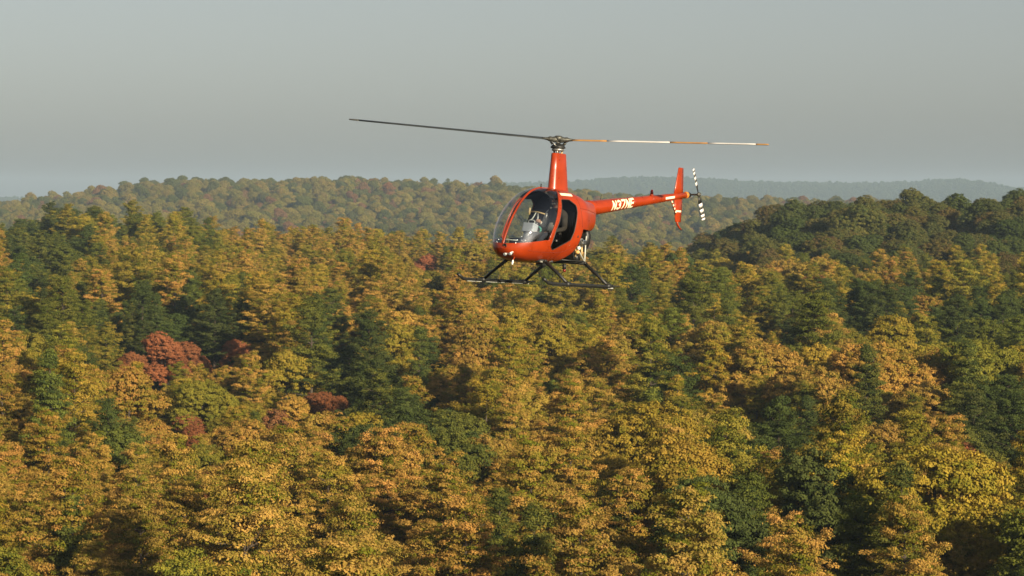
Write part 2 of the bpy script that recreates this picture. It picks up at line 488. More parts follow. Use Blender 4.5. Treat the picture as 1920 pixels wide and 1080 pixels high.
# the red maples
TX0, TY0 = project(np.stack([XY[:, 0], XY[:, 1], Z + HTS[kid] * scl], -1))
reds = []
for (cx, cy, w) in [(300, 645, .72), (455, 635, .66), (350, 655, .66), (596, 740, .58), (322, 772, .56), (806, 450, .75), (262, 648, .66)]:
    ppx, ppy = project(np.stack([XY[:, 0], XY[:, 1], Z + 15 * w], -1))
    d = (ppx - cx) ** 2 + ((ppy - cy) * 2.0) ** 2 + np.where(near & ~drop, 0, 1e9)
    d[reds] = 1e12
    k = int(np.argmin(d)); reds.append(k); kid[k] = BROAD[len(reds) % 5]; scl[k] = w
    setc(np.arange(N) == k, red * (1.0 if cy < 700 else .95), np.array((.24, .10, .045)), 'red'); isb[k] = True
    rp = 4.2 * w * FPX / dist[k]
    front = near & (dist < dist[k] - 2) & (np.abs(TX0 - ppx[k]) < rp * .45 + RADS[kid] * scl * .8 * FPX / dist) & (TY0 < ppy[k] + rp * .8)
    front[reds] = False
    drop |= front
far = zone > 0
m1_ = zone == 1
setc(m1_ & (u1 < .5), np.array((.235, .175, .046)), i_olive, 'olive'); setc(m1_ & (u1 >= .5) & (u1 < .8), np.array((.11, .11, .034)), i_green, 'dark green'); setc(m1_ & (u1 >= .93), np.array((.22, .10, .04)), brown, 'orange')
setc(m1_ & (u1 >= .8) & (u1 < .93), np.array((.31, .215, .06)), i_olive, 'gold')
setc(zone == 2, dgreen, i_dark, 'dark green')
tip *= rng.uniform(.82, 1.15, (N, 1)) * rng.uniform(.93, 1.07, (N, 3)); inner *= rng.uniform(.8, 1.2, (N, 1))

# what shows: walk outwards and keep the running skyline of the canopy
order = np.argsort(dist)
bins = np.full(720, 1e9)          # smallest photo y reached so far per 6-px column (x from -1200)
vis = np.zeros(N); hidden = np.zeros(N, bool)
topz = Z + HTS[kid] * scl
TX, TY = project(np.stack([XY[:, 0], XY[:, 1], topz], -1))
for i in order:
    if drop[i]: continue
    rw = RADS[kid[i]] * scl[i] * .6 * FPX / dist[i]
    b0, b1 = int((TX[i] - rw + 1200) // 6), int((TX[i] + rw + 1200) // 6)
    if b1 < 0 or b0 >= 720: continue
    b0, b1 = max(b0, 0), min(b1, 719)
    cur = bins[b0:b1+1]
    gain = np.clip(np.minimum(cur, 1085) - TY[i], 0, None)
    inframe = (TX[i] > -40) & (TX[i] < 1960)
    vis[i] = min(gain.mean(), rw * 3) * rw * 2 if inframe else 0
    if zone[i] > 0 and gain.max() < -0.01 + (0 if zone[i] else 0): pass
    hidden[i] = zone[i] > 0 and (TY[i] > cur.max() + 8 * FPX / dist[i] * .4)
    low = TY[i] + 3.0 * FPX / dist[i]
    bins[b0:b1+1] = np.minimum(cur, low)
keep = ~drop & ~hidden
cand = np.where(keep & near & (vis > 30))[0]
cand = cand[np.argsort(-vis[cand])]
single = []
cnt = {}
for i in cand:
    sp = PROTOS[kid[i]][0]
    lim = {'pine_tree': 300, 'spruce_tree': 90, 'broadleaf_tree': 200}[sp]
    if cnt.get(sp, 0) < lim: cnt[sp] = cnt.get(sp, 0) + 1; single.append(i)
single = sorted(set(single) | {k for k in reds if keep[k]}, key=lambda i: dist[i])
sset = np.zeros(N, bool); sset[single] = True

# ------------------------------------------------------------------ single trees
COLW = {'tan': 'tan tipped', 'gold': 'golden yellow', 'olive': 'olive', 'green': 'green', 'dark green': 'dark green', 'orange': 'orange',
        'red': 'red', 'brown': 'brown', 'dark olive': 'dark olive'}
COLN = dict(COLW, gold='golden', tan='tan')
def place_word(i):
    if hill[i]: return 'on the dark hill'
    if dist[i] > 470: return 'on the low ridge crest'
    if dist[i] > 300: return 'on the middle slope'
    return 'in the sunlit valley'
red_labels = {0: 'broad red maple like crown, widest of the red trees, before dark green foliage', 1: 'red leafy tree beside a green spruce, next to the widest red tree',
              2: 'small red tree filling the gap beside the widest red tree', 3: 'small dull red tree alone among tan pines',
              4: 'small pinkish red tree with yellow pines below it', 5: 'faint red tree near the ridge crest under the helicopter nose', 6: 'dull red tree at the outer edge of the red cluster'}
PRO_OBJ = {}
pitchw = {'pine_tree': 'pine', 'spruce_tree': 'spruce', 'broadleaf_tree': 'broadleaf'}
SP_ = XY[single]
rotz = rng.random(N) * 6.283
for i in single:
    sp, cm, tm = PROTOS[kid[i]]
    t = empty(sp, (XY[i, 0], XY[i, 1], Z[i] - .1))
    t.rotation_euler = (0, 0, rotz[i]); t.scale = (scl[i],) * 3
    size = 'tall' if scl[i] > .84 else ('small' if scl[i] < .68 else 'medium')
    if i in reds: lab, grp = red_labels[reds.index(i)], 'red autumn trees'
    else:
        dd = ((SP_ - XY[i]) ** 2).sum(1); dd[single.index(i)] = 1e9; n1_, n2_ = [single[int(v)] for v in np.argsort(dd)[:2]]
        def what(k): w = f"{COLN[cls[k]]} {pitchw[PROTOS[kid[k]][0]]}"; return ('an ' if w[0] in 'aeiou' else 'a ') + w
        head = f"{size} {COLN[cls[i]]} {pitchw[sp]} {place_word(i)}"
        lab = f"{head}, between {what(n1_)} and {what(n2_)}"
        if len(lab.split()) > 16: lab = f"{head}, beside {what(n1_)}"
        grp = f"{COLW[cls[i]]} {pitchw[sp]} group {place_word(i)}"
    tag(t, lab, 'tree', grp)
    c = bpy.data.objects.new('crown', cm); link(c, t)
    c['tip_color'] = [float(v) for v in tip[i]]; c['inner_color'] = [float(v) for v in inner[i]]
    link(bpy.data.objects.new('trunk', tm), t)
    PRO_OBJ.setdefault(int(kid[i]), (c, t.children[1]))

# a broken pale snag among the pines
d_ = 168.0; top = ray(1362, 972) * d_; gx, gy = top[0], top[1]; gz = float(ground_z(gx, gy)); sh = top[2] + CAMZ - gz
snag = empty('dead_tree', (gx, gy, gz - .1)); tag(snag, 'pale broken dead trunk with one bare stub among green pines', 'tree')
MB().tube([(0, 0, 0), (.05, 0, sh*.5), (0, .05, sh*.95), (.03, 0, sh)], [.40, .34, .30, .16], 9).build('trunk', M['dead_wood'], snag)
MB().tube([(0, 0, sh*.97), (.9, -.2, sh*.97 + .35), (1.9, -.3, sh*.97 + .62)], [.09, .06, .02], 6).build('branch', M['dead_wood'], snag)

# ------------------------------------------------------------------ the rest of the forest, one mass
rest = np.where(keep & ~sset)[0]
fme = bpy.data.meshes.new('forest')
fme.vertices.add(len(rest))
fme.vertices.foreach_set('co', np.stack([XY[rest, 0], XY[rest, 1], Z[rest] - .1], -1).astype(np.float32).ravel())
def attr(name, typ, data, field):
    a = fme.attributes.new(name, typ, 'POINT'); a.data.foreach_set(field, np.ascontiguousarray(data).ravel())
attr('kid', 'INT', kid[rest].astype(np.int32), 'value')
attr('turn', 'FLOAT', rotz[rest].astype(np.float32), 'value')
attr('size', 'FLOAT', scl[rest].astype(np.float32), 'value')
attr('tip_color', 'FLOAT_VECTOR', tip[rest].astype(np.float32), 'vector')
attr('inner_color', 'FLOAT_VECTOR', inner[rest].astype(np.float32), 'vector')
forest = tag(link(bpy.data.objects.new('forest', fme)), 'unbroken autumn forest of pines and leafy trees covering the hills', 'forest', kind='stuff')
ng = bpy.data.node_groups.new('forest_trees', 'GeometryNodeTree')
ng.interface.new_socket('Geometry', in_out='INPUT', socket_type='NodeSocketGeometry')
ng.interface.new_socket('Geometry', in_out='OUTPUT', socket_type='NodeSocketGeometry')
gn, gl = ng.nodes, ng.links
gi, go = gn.new('NodeGroupInput'), gn.new('NodeGroupOutput')
join = gn.new('GeometryNodeJoinGeometry')
def named(n, typ):
    a = gn.new('GeometryNodeInputNamedAttribute'); a.data_type = typ; a.inputs['Name'].default_value = n; return a
ka, ta, sa = named('kid', 'INT'), named('turn', 'FLOAT'), named('size', 'FLOAT')
cx = gn.new('ShaderNodeCombineXYZ'); gl.new(ta.outputs['Attribute'], cx.inputs['Z'])
e2r = gn.new('FunctionNodeEulerToRotation'); gl.new(cx.outputs['Vector'], e2r.inputs['Euler'])
for k in range(len(PROTOS)):
    if k not in PRO_OBJ: continue
    cmp_ = gn.new('FunctionNodeCompare'); cmp_.data_type = 'INT'; cmp_.operation = 'EQUAL'
    gl.new(ka.outputs['Attribute'], cmp_.inputs[2]); cmp_.inputs[3].default_value = k
    for o in PRO_OBJ[k]:
        oi = gn.new('GeometryNodeObjectInfo'); oi.transform_space = 'ORIGINAL'; oi.inputs['Object'].default_value = o; oi.inputs['As Instance'].default_value = True
        ip = gn.new('GeometryNodeInstanceOnPoints')
        gl.new(gi.outputs[0], ip.inputs['Points']); gl.new(cmp_.outputs['Result'], ip.inputs['Selection'])
        gl.new(oi.outputs['Geometry'], ip.inputs['Instance']); gl.new(e2r.outputs['Rotation'], ip.inputs['Rotation']); gl.new(sa.outputs['Attribute'], ip.inputs['Scale'])
        gl.new(ip.outputs['Instances'], join.inputs[0])
gl.new(join.outputs[0], go.inputs[0])
md = forest.modifiers.new('trees', 'NODES'); md.node_group = ng

# ------------------------------------------------------------------ helicopter
# body frame: X forward, Y to the craft's own port side, Z up, origin on the ground line of the skids below the mast
HEAD, PITCH, ROLL = 37.5, 3.0, 1.5
def heli_axes():
    A, P, Q = R_(HEAD), R_(PITCH), R_(ROLL)
    fw = np.array([-math.sin(A), -math.cos(A), 0]); lf = np.array([math.cos(A), -math.sin(A), 0]); up = np.array([0, 0, 1.])
    fw2 = fw*math.cos(P) + up*math.sin(P); up2 = -fw*math.sin(P) + up*math.cos(P)
    return np.stack([fw2, lf*math.cos(Q) - up2*math.sin(Q), up2*math.cos(Q) + lf*math.sin(Q)], 1)
HM = heli_axes()
HUBZ = 2.66
HUBW = ray(1047, 262) * (FPX / 102.6) + np.array([0, 0, CAMZ])   # 7.67 m rotor spans 787 photo pixels
HORG = HUBW - HM @ np.array([0, 0, HUBZ])
heli = empty('helicopter')
heli.matrix_world = Matrix.LocRotScale(Vector(HORG), Matrix(HM.tolist()).to_quaternion(), None)
tag(heli, 'small red two seat helicopter with bubble windshield flying above the forest', 'helicopter')

ZT = pchip([-.97, -.85, -.6, -.32, -.1, .2, .45, .69, .98, 1.22, 1.34, 1.43, 1.49, 1.52], [1.565, 1.575, 1.60, 1.685, 1.735, 1.76, 1.76, 1.71, 1.53, 1.255, 1.07, .89, .74, .62])
ZB = pchip([-.97, -.85, -.6, -.1, .2, .6, 1.0, 1.25, 1.40, 1.48, 1.52], [1.02, 1.0, .92, .48, .40, .385, .39, .42, .475, .54, .62])
WD = pchip([-.97, -.966, -.95, -.90, -.6, -.32, 0, .3, .7, 1.0, 1.2, 1.35, 1.45, 1.50, 1.52], [.0, .17, .245, .275, .395, .50, .55, .56, .555, .515, .445, .34, .225, .11, .0])
def body_point(x, th, off=0.0):
    zt, zb, w = ZT(x), ZB(x), WD(x); zc = zb + (zt - zb) * .46
    c, s = np.cos(th), np.sin(th)
    e = 2.35 + .75 * np.clip((.1 - x) / .6, 0, 1)
    y = w * np.sign(c) * np.abs(c) ** (2/(e + .15))
    z = np.where(s > 0, zc + (zt - zc) * np.abs(s) ** (2/e), zc - (zc - zb) * np.abs(s) ** (2/2.5))
    return np.stack([x + 0*y, y, z], -1)
def body_loft(nx=170, nt=200):
    s = np.linspace(0, 1, nx); X = -.97 + 2.49 * np.where(s < .5, .5 * (2*s) ** 1.7, 1 - .5 * (2 - 2*s) ** 1.7)
    th = np.linspace(0, 2*np.pi, nt, endpoint=False)
    P = body_point(X[:, None] + 0*th[None], np.broadcast_to(th, (nx, nt)))
    i = np.arange(nx*nt).reshape(nx, nt); a, b = i[:-1], i[1:]
    a2, b2 = np.roll(a, -1, 1), np.roll(b, -1, 1)
    T = np.concatenate([np.stack([a, a2, b2], -1).reshape(-1, 3), np.stack([a, b2, b], -1).reshape(-1, 3)])
    return P.reshape(-1, 3), T
def weld(V, T):
    k = np.round(V * 20000).astype(np.int64)
    _, first, inv = np.unique(k, axis=0, return_index=True, return_inverse=True)
    T = inv.reshape(-1)[T]
    T = T[(T[:, 0] != T[:, 1]) & (T[:, 1] != T[:, 2]) & (T[:, 0] != T[:, 2])]
    used = np.unique(T); m = np.zeros(len(first), int); m[used] = np.arange(len(used))
    return V[first][used], m[T]
def cut(V, T, g):
    """split a triangle mesh along g = 0; returns (g > 0 side, g <= 0 side)"""
    val = g(V); val = np.where(np.abs(val) < 1e-6, 1e-6, val)
    s = val > 0; ts = s[T].sum(1)
    pos, neg = [T[ts == 3]], [T[ts == 0]]
    NV = list(V); mid = {}
    def m(i, j):
        k = (min(i, j), max(i, j))
        if k not in mid:
            t = val[i] / (val[i] - val[j]); mid[k] = len(NV); NV.append(V[i] + (V[j] - V[i]) * t)
        return mid[k]
    P, Nn = [], []
    for tri in T[(ts > 0) & (ts < 3)]:
        one = s[tri].sum() == 1
        k = [q for q in range(3) if s[tri[q]] == one][0]
        a, b, c = tri[k], tri[(k+1) % 3], tri[(k+2) % 3]
        ab, ac = m(a, b), m(a, c)
        (P if one else Nn).append((a, ab, ac))
        (Nn if one else P).extend([(ab, b, c), (ab, c, ac)])
    NV = np.array(NV)
    f = lambda L, X: weld(NV, np.concatenate(L + ([np.array(X)] if X else [])))
    return f(pos, P), f(neg, Nn)
def poly_sdf(poly, rnd):
    """signed distance (positive inside) to a side-view polygon with rounded corners"""
    P = np.array(poly, float)
    def f(x, z):
        q = np.stack([x, z], -1); d = np.full(len(q), 1e9); ins = np.zeros(len(q), bool)
        for i in range(len(P)):
            a, b = P[i], P[(i+1) % len(P)]; e = b - a; w = q - a
            t = np.clip((w @ e) / (e @ e), 0, 1)
            d = np.minimum(d, np.linalg.norm(w - t[:, None] * e, axis=1))
            c = (a[1] > q[:, 1]) != (b[1] > q[:, 1])
            with np.errstate(divide='ignore', invalid='ignore'):
                xx = a[0] + (q[:, 1] - a[1]) / (b[1] - a[1]) * e[0]
            ins ^= c & (q[:, 0] < xx)
        return np.where(ins, d, -d) + rnd
    return f
SEC = [M['red'], M['dark']]
def shell(name, VT, parent, thick, mats):
    me = np_mesh(name, VT[0], VT[1], True)
    for m in mats: me.materials.append(m)
    o = link(bpy.data.objects.new(name, me), parent)
    if thick:
        sm = o.modifiers.new('thickness', 'SOLIDIFY'); sm.thickness = thick; sm.offset = -1
        sm.material_offset = 1; sm.material_offset_rim = 0
    return o

V, T = weld(*body_loft())
# windshield: bounded by the chin line below and the curved door post behind
POST = pchip([.40, .66, .81, .94, 1.15, 1.30, 1.45, 1.56, 1.64, 1.70, 1.75, 1.9], [.90, .88, .84, .78, .675, .61, .545, .48, .415, .345, .24, .2])
def g_wind(v):
    chin = .71 + .09 * np.clip((1.50 - v[:, 0]) / .6, 0, 1)
    return np.minimum(v[:, 2] - chin, v[:, 0] - POST(v[:, 2]))
wind, rest_ = cut(V, T, g_wind)
# open doorways on both sides
door_f = poly_sdf([(.37, 1.505), (.17, 1.51), (.055, 1.44), (.06, 1.36), (.16, 1.02), (.24, .875), (.66, .69), (.70, .715), (.68, .80), (.63, .95), (.535, 1.12), (.455, 1.30)], .05)
def g_door(v): return np.where(np.abs(v[:, 1]) > .20, door_f(v[:, 0], v[:, 2]), -1.0)
doorp, rest_ = cut(*rest_, g_door)
for sgn in (1, -1):
    half, _ = cut(*doorp, lambda v: sgn * v[:, 1])
    dw = shell('door_window', (half[0] - np.array([0, sgn * .012, 0]), half[1]), heli, 0, [M['smoked'] if sgn > 0 else M['glass']])
    tag(dw, 'dark smoked door window' if sgn > 0 else 'clear door window on the far side')
# engine bay below the cowling
XE = pchip([.30, .40, .49, .65, .86, 1.02, 1.2], [.34, .26, .13, -.04, -.13, -.19, -.24])
def g_bay(v): return np.minimum(XE(v[:, 2]) - v[:, 0], 1.045 + .03 * (v[:, 0] + .2) - v[:, 2])
_, rest_ = cut(*rest_, g_bay)
shell('fuselage_shell', rest_, heli, .022, SEC)
# two glazed halves and the red centre post between them
g_mid = lambda v: .022 + 0 * v[:, 0] - np.abs(v[:, 1])
postp, panes = cut(*wind, g_mid)
pv = postp[0].copy(); nrm = pv - np.array([.2, 0, 1.0]); nrm[:, 1] = 0; nrm /= np.linalg.norm(nrm, axis=1)[:, None]
shell('centre_post', (pv + nrm * .008, postp[1]), heli, .03, SEC)
for sgn in (1, -1):
    half, _ = cut(*panes, lambda v: sgn * v[:, 1])
    shell('windshield', half, heli, 0, [M['glass']])
# glazing seals along the windshield edges
def seal(name, pts, r, mat, parent=heli): return MB().tube(pts, r, 8).build(name, mat, parent)
for sgn in (1, -1):
    zs = np.linspace(.82, 1.66, 26); pts = []
    for z in zs:
        x = float(POST(z)); th = np.linspace(-1.2, math.pi/2, 1500); bp = body_point(np.full(1500, x), th)
        k = int(np.argmin(np.abs(bp[:, 2] - z) - (bp[:, 1] > .03) * .001)); pts.append((x, sgn * bp[k, 1], bp[k, 2]))
    seal('windshield_seal', pts, .011, M['red'])

def surf(x, z, sgn=1, off=0.0):
    """point on the cabin side at side-view (x, z)"""
    th = np.linspace(-1.5, 1.57, 3000); bp = body_point(np.full(3000, x), th)
    k = int(np.argmin(np.abs(bp[:, 2] - z)))
    x2 = x - .01
    tng = bp[min(k+1, 2999)] - bp[max(k-1, 0)]; tx = bp[k] - body_point(np.full(1, x2), np.array([th[k]]))[0]
    n = np.cross(tng, tx); n /= np.linalg.norm(n) + 1e-12
    if n[1] < 0: n = -n
    p = bp[k] + n * off
    return np.array([p[0], sgn * p[1], p[2]]), np.array([n[0], sgn * n[1], n[2]])

def patch(name, x0, x1, z0, z1, mat, off=.004, slant=0.0, n=10, sgn=1):
    P = []
    for i in range(n + 1):
        for j in range(5):
            z = z0 + (z1 - z0) * j / 4
            x = x0 + (x1 - x0) * i / n + slant * j / 4
            P.append(surf(x, z + 0, sgn, off)[0])
    F = [(i*5+j, (i+1)*5+j, (i+1)*5+j+1, i*5+j+1) for i in range(n) for j in range(4)]
    return MB().add(P, F).build(name, mat, heli)

# panel seams
def seam(pts2, sgn=1):
    pts = []
    for (xa, za), (xb, zb_) in zip(pts2, pts2[1:]):
        for q in range(8): pts.append(surf(xa + (xb-xa)*q/8, za + (zb_-za)*q/8, sgn, .0005)[0])
    pts.append(surf(*pts2[-1], sgn, .0005)[0])
    return MB().tube(pts, .0035, 5).build('panel_seam', M['seam'], heli)
for sgn in (1, -1):
    seam([(-.10, 1.60), (-.13, 1.30), (-.16, 1.08)], sgn)
    seam([(-.10, 1.42), (-.50, 1.40), (-.86, 1.36)], sgn)
    seam([(.02, .70), (.40, .60), (.95, .58), (1.25, .60)], sgn)
    for k in range(9):
        p_, n_ = surf(-.15 - .08*k, 1.385 - .005*k, sgn, 0); MB().lathe([(.001, -.002), (.007, -.002), (.005, .003), (.001, .0035)], p_, n_, 8).build('fastener', M['steel'], heli)
# rim of the doorways
for sgn in (1, -1):
    a = np.linspace(0, 2*np.pi, 200); ring = []
    for t in a[:-1]:
        lo, hi = 0.0, .7
        for _ in range(24):
            m_ = (lo + hi) / 2
            if door_f(np.array([.36 + m_*math.cos(t)]), np.array([1.13 + m_*math.sin(t)]))[0] > 0: lo = m_
            else: hi = m_
        ring.append(surf(.36 + lo*math.cos(t), 1.13 + lo*math.sin(t), sgn, -.002)[0])
    ring.append(ring[0])
    seal('door_frame_seal', ring, .009, M['black'])

# cabin interior
mb = MB()
prof = [body_point(np.full(1, .98), np.array([t]))[0] * np.array([1, .9, 1]) for t in np.linspace(np.pi, 2*np.pi, 18)]
mb = MB().box((.58, 0, .56), (.74, .70, .02)).build('cabin_floor', M['dark'], heli)
bulk = MB()
ring = [body_point(np.full(1, -.04), np.array([t]))[0] for t in np.linspace(0, 2*np.pi, 48, endpoint=False)]
ring = [(p[0], p[1]*.955, 1.08 + (p[2]-1.08)*.96) for p in ring]
bulk.rings([[(x, y, z) for x, y, z in ring], [(x - .03 - .12*max(0, .9-z), y, z) for x, y, z in ring]], smooth=False)
bulk.build('cabin_bulkhead', M['dark'], heli)
roofl = MB()
rr = []
for x in np.linspace(.08, .62, 8):
    rr.append([body_point(np.full(1, x), np.array([t]))[0]*np.array([1, .93, 1]) - np.array([0, 0, .035]) for t in np.linspace(.9, np.pi - .9, 14)])
F = [(i*14+j, i*14+j+1, (i+1)*14+j+1, (i+1)*14+j) for i in range(7) for j in range(13)]
roofl.add([p for r in rr for p in r], F).build('roof_lining', M['dark'], heli)
for s in (1, -1):
    st = MB().box((.47, s*.265, .74), (.46, .44, .13), Matrix.Rotation(-.10, 3, 'Y'), .03).build('seat', M['seat'], heli)
    MB().box((.12, s*.265, 1.06), (.10, .43, .62), Matrix.Rotation(-.18, 3, 'Y'), .03).build('backrest', M['seat'], st)
    MB().box((.45, s*.22, .635), (.40, .30, .10), None, .01).build('seat_base', M['dark'], st)
    MB().tube([(.26, s*.15, 1.34), (.30, s*.17, 1.1), (.40, s*.10, .83)], .018, 6, .4).build('seat_belt', M['dark'], st)
# console between the pedals, with its bracket
con = MB()
con.box((.74, .02, 1.01), (.16, .24, .17), Matrix.Rotation(-.25, 3, 'Y'), .02)
console = con.build('instrument_console', M['grey_panel'], heli)
MB().lathe([(.05, -.22), (.07, -.16), (.085, -.05), (.075, .04), (.02, .07)], (.80, .02, .88), (.35, 0, 1), 18).build('console_pedestal', M['steel'], console)
MB().box((.655, .02, 1.02), (.012, .20, .14), Matrix.Rotation(-.25, 3, 'Y')).build('instrument_panel', M['dark'], console)
MB().tube([(.72, .10, 1.09), (.715, .10, 1.14), (.71, .06, 1.155), (.70, -.02, 1.155), (.69, -.06, 1.14), (.69, -.06, 1.09)], .009, 6).build('console_handle', M['tubing'], console)
MB().tube([(.70, -.03, 1.155), (.62, -.05, 1.165), (.56, -.05, 1.22), (.52, -.03, 1.30)], .012, 6).build('console_bracket', M['tubing'], console)
coil = MB()
for k in range(3):
    coil.tube([(.62 + .012*k, .13 + .052*math.cos(t), .99 + .052*math.sin(t)) for t in np.linspace(0, 2*np.pi, 20)], .010, 6)
coil.build('coiled_cord', M['teal'], console)
for px_, pz_, r_, mt in [(.60, .98, .026, 'ochre'), (.86, .86, .016, 'chrome'), (.93, .84, .014, 'chrome')]:
    MB().sphere((px_, .12 if mt == 'ochre' else -.02, pz_ - .07 if mt == 'ochre' else pz_), r_).build('console_knob', M[mt], console)
MB().box((.56, .22, .885), (.08, .10, .09), None, .015).build('switch_box', M['cream'], console)
# cyclic stick with its cross bar
cyc = MB().tube([(.55, 0, .60), (.54, 0, .95), (.50, 0, 1.20), (.50, 0, 1.29)], .016, 8).build('cyclic_stick', M['steel'], heli)
MB().tube([(.50, .20, 1.27), (.50, 0, 1.31), (.50, -.19, 1.32)], .013, 8).build('cross_bar', M['tan'], cyc)
MB().tube([(.50, -.19, 1.385), (.505, -.19, 1.33), (.515, -.19, 1.26)], [.018, .022, .018], 8).build('grip', M['tan'], cyc)
MB().tube([(.50, .20, 1.30), (.51, .20, 1.25), (.53, .20, 1.19)], [.017, .02, .017], 8).build('grip', M['steel'], cyc)
# tail rotor pedals behind the chin
for k, (x, y) in enumerate([(1.22, -.34), (1.24, -.20), (1.24, .10), (1.20, .24)]):
    pd = MB().tube([(x - .02, y, .53), (x, y, .70), (x + .01, y, .77)], .011, 6).build('pedal_arm', M['chrome'], heli)
    MB().tube([(x + .01, y - .05, .78), (x + .01, y + .05, .78)], .016, 6).build('pedal', M['chrome'], pd)
MB().tube([(1.28, -.30, .74), (1.30, -.1, .78), (1.27, .16, .77)], .010, 6).build('pedal_bar', M['tubing'], heli)
MB().tube([(.40, .22, 1.62), (.40, .23, 1.50), (.41, .22, 1.42)], [.03, .035, .02], 8).build('headset_hanger', M['dark'], heli)
MB().sphere((.41, .22, 1.40), .018).build('headset_jack', M['cream'], heli)

# nose fittings
def nose(px_, py_):
    """point on the chin where a photo pixel meets it"""
    d = HM.T @ ray(px_, py_); o = HM.T @ (np.array([0, 0, CAMZ]) - HORG)
    best = None
    for t in np.linspace(44, 52, 4000):
        p = o + d * t
        if p[0] > 1.519 or p[0] < -1.0: continue
        zt, zb, w = float(ZT(p[0])), float(ZB(p[0])), float(WD(p[0])); zc = zb + (zt-zb)*.46
        e = 2.35 if p[2] > zc else 2.5
        v = (abs(p[1])/max(w, 1e-3))**2.5 + (abs(p[2]-zc)/max((zt-zc) if p[2] > zc else (zc-zb), 1e-3))**e
        if v < 1: return p
    return None
vent = nose(946.5, 460.5)
lens_axis = Vector((.95, .25, -.12)).normalized()
if vent is not None: MB().lathe([(.001, -.03), (.036, -.03), (.040, .006), (.034, .010), (.030, .004), (.001, .003)], vent, (Vector(vent) - Vector((.55, 0, .72))).normalized(), 20).build('nose_vent', M['black'], heli)
for q_ in [(947.5, 475), (957.5, 474)]:
    p = nose(*q_)
    if p is None: continue
    lens_axis = (Vector(p) - Vector((.55, 0, .66))).normalized()
    hs_ = MB().lathe([(.001, -.03), (.048, -.03), (.050, .004), (.044, .010), (.040, -.004), (.001, -.012)], p, lens_axis, 20).build('landing_light', M['chrome'], heli)
    MB().lathe([(.001, .0), (.036, -.002), (.034, .004), (.001, .010)], p, lens_axis, 20).build('lens', M['white'], hs_)
pit = nose(963, 480)
if pit is not None:
    b_ = Vector(pit) + Vector((0, 0, -.02))
    pt = MB().tube([b_ + Vector((-.05, 0, .03)), b_ + Vector((0, 0, -.04)), b_ + Vector((.01, 0, -.055))], .009, 6).build('pitot_mount', M['red'], heli)
    MB().tube([b_ + Vector((.012, 0, -.05)), b_ + Vector((.02, 0, -.09)), b_ + Vector((.03, 0, -.135))], [.012, .018, .016], 8).build('pitot_tube', M['white'], pt)
for x, y, l in [(1.05, .0, .14), (.80, .12, .09), (.30, .05, .15)]:
    MB().tube([(x, y, .40), (x - .02, y, .40 - l)], [.005, .003], 5).build('belly_antenna', M['black'], heli)
MB().tube([(.45, 0, 1.75), (.45, 0, 1.83)], [.016, .012], 8).build('roof_antenna', M['black'], heli)
MB().tube([(-.98, 0, 1.56), (-1.0, 0, 1.66)], [.010, .007], 6).build('cowl_antenna', M['black'], heli)
# cream lettering strip above the doorway and small fittings on the side
patch('roof_decal', .34, -.02, 1.63, 1.675, M['cream'], .004, -.02)
for x, z, r_, mt in [(-.02, .905, .022, 'black'), (.58, .585, .018, 'red'), (.21, .735, .010, 'chrome')]:
    p, n_ = surf(x, z); MB().lathe([(.001, -.004), (r_, -.004), (r_*.9, .006), (.001, .008)], p, n_, 14).build('side_fitting', M[mt], heli)
p, n_ = surf(.60, .80); MB().lathe([(.001, -.02), (.022, -.02), (.024, .012), (.001, .020)], p - n_*.03, n_, 14).build('door_latch', M['white'], heli)

# mast fairing
def foil(z, xf, xa, t, n=40):
    pts = []
    for k in range(n):
        a = 2*math.pi*k/n; c = math.cos(a); u = (1 - c) / 2
        y = t * min(1.0, math.sqrt(max(u, 0) / .16)) * (1 - .55 * u ** 2.5) * (0 if k == n // 2 else 1) * (1 if math.sin(a) >= 0 else -1)
        pts.append((xf + (xa - xf) * u, y, z))
    return pts
MB().rings([foil(1.66, .23, -.40, .125), foil(1.735, .205, -.33, .105), foil(1.80, .195, -.305, .097), foil(2.1, .175, -.26, .085), foil(2.40, .155, -.215, .075), foil(2.412, .14, -.20, .065)]).build('mast_fairing', M['red'], heli)
# rotor head
rh = MB().tube([(0, 0, 2.40), (0, 0, 2.64)], .030, 14).build('mast_shaft', M['steel'], heli)
MB().lathe([(.11, 0), (.115, .03), (.10, .045)], (0, 0, 2.455), (0, 0, 1), 24).build('swashplate', M['steel'], rh)
MB().lathe([(.135, 0), (.14, .02), (.11, .055), (.05, .085), (.03, .10)], (0, 0, 2.503), (0, 0, 1), 24).build('rotating_swashplate', M['black'], rh)
for k in range(3):
    a = 2.1*k + .5; MB().tube([(.075*math.cos(a), .075*math.sin(a), 2.39), (.085*math.cos(a), .085*math.sin(a), 2.47)], .018, 8).build('control_rod', M['tan'] if k % 2 else M['steel'], rh)
# blades: at rest across the line of sight, teetered and coned as in the photograph
def tobody(w): return HM.T @ np.asarray(w, float)
tipR = tobody([3.84, 0.0, -.088]); tipL = tobody([-3.82, 0.0, .372])
hub = np.array([0, 0, HUBZ])
axR = Vector(tipR).normalized(); axL = Vector(tipL).normalized()
hubo = MB()
for ax in (axR, axL):
    s_ = Vector((0, 0, 1)).cross(ax).normalized(); u_ = ax.cross(s_)
    def ringat(d, w, h): return [Vector(hub) + ax*d + s_*(w*math.cos(t)) + u_*(h*math.sin(t)) for t in np.linspace(0, 2*np.pi, 14, endpoint=False)]
    hubo.rings([ringat(.0, .06, .055), ringat(.06, .075, .06), ringat(.11, .06, .045), ringat(.16, .075, .05), ringat(.20, .05, .03), ringat(.25, .06, .022), ringat(.30, .05, .018)])
    hubo.tube([Vector(hub) + ax*.13 + u_*-.05 + s_*.05, Vector(hub) + ax*.10 + u_*-.085 + s_*.07], .028, 8)
hub_o = hubo.build('rotor_hub', M['hubmetal'], heli)
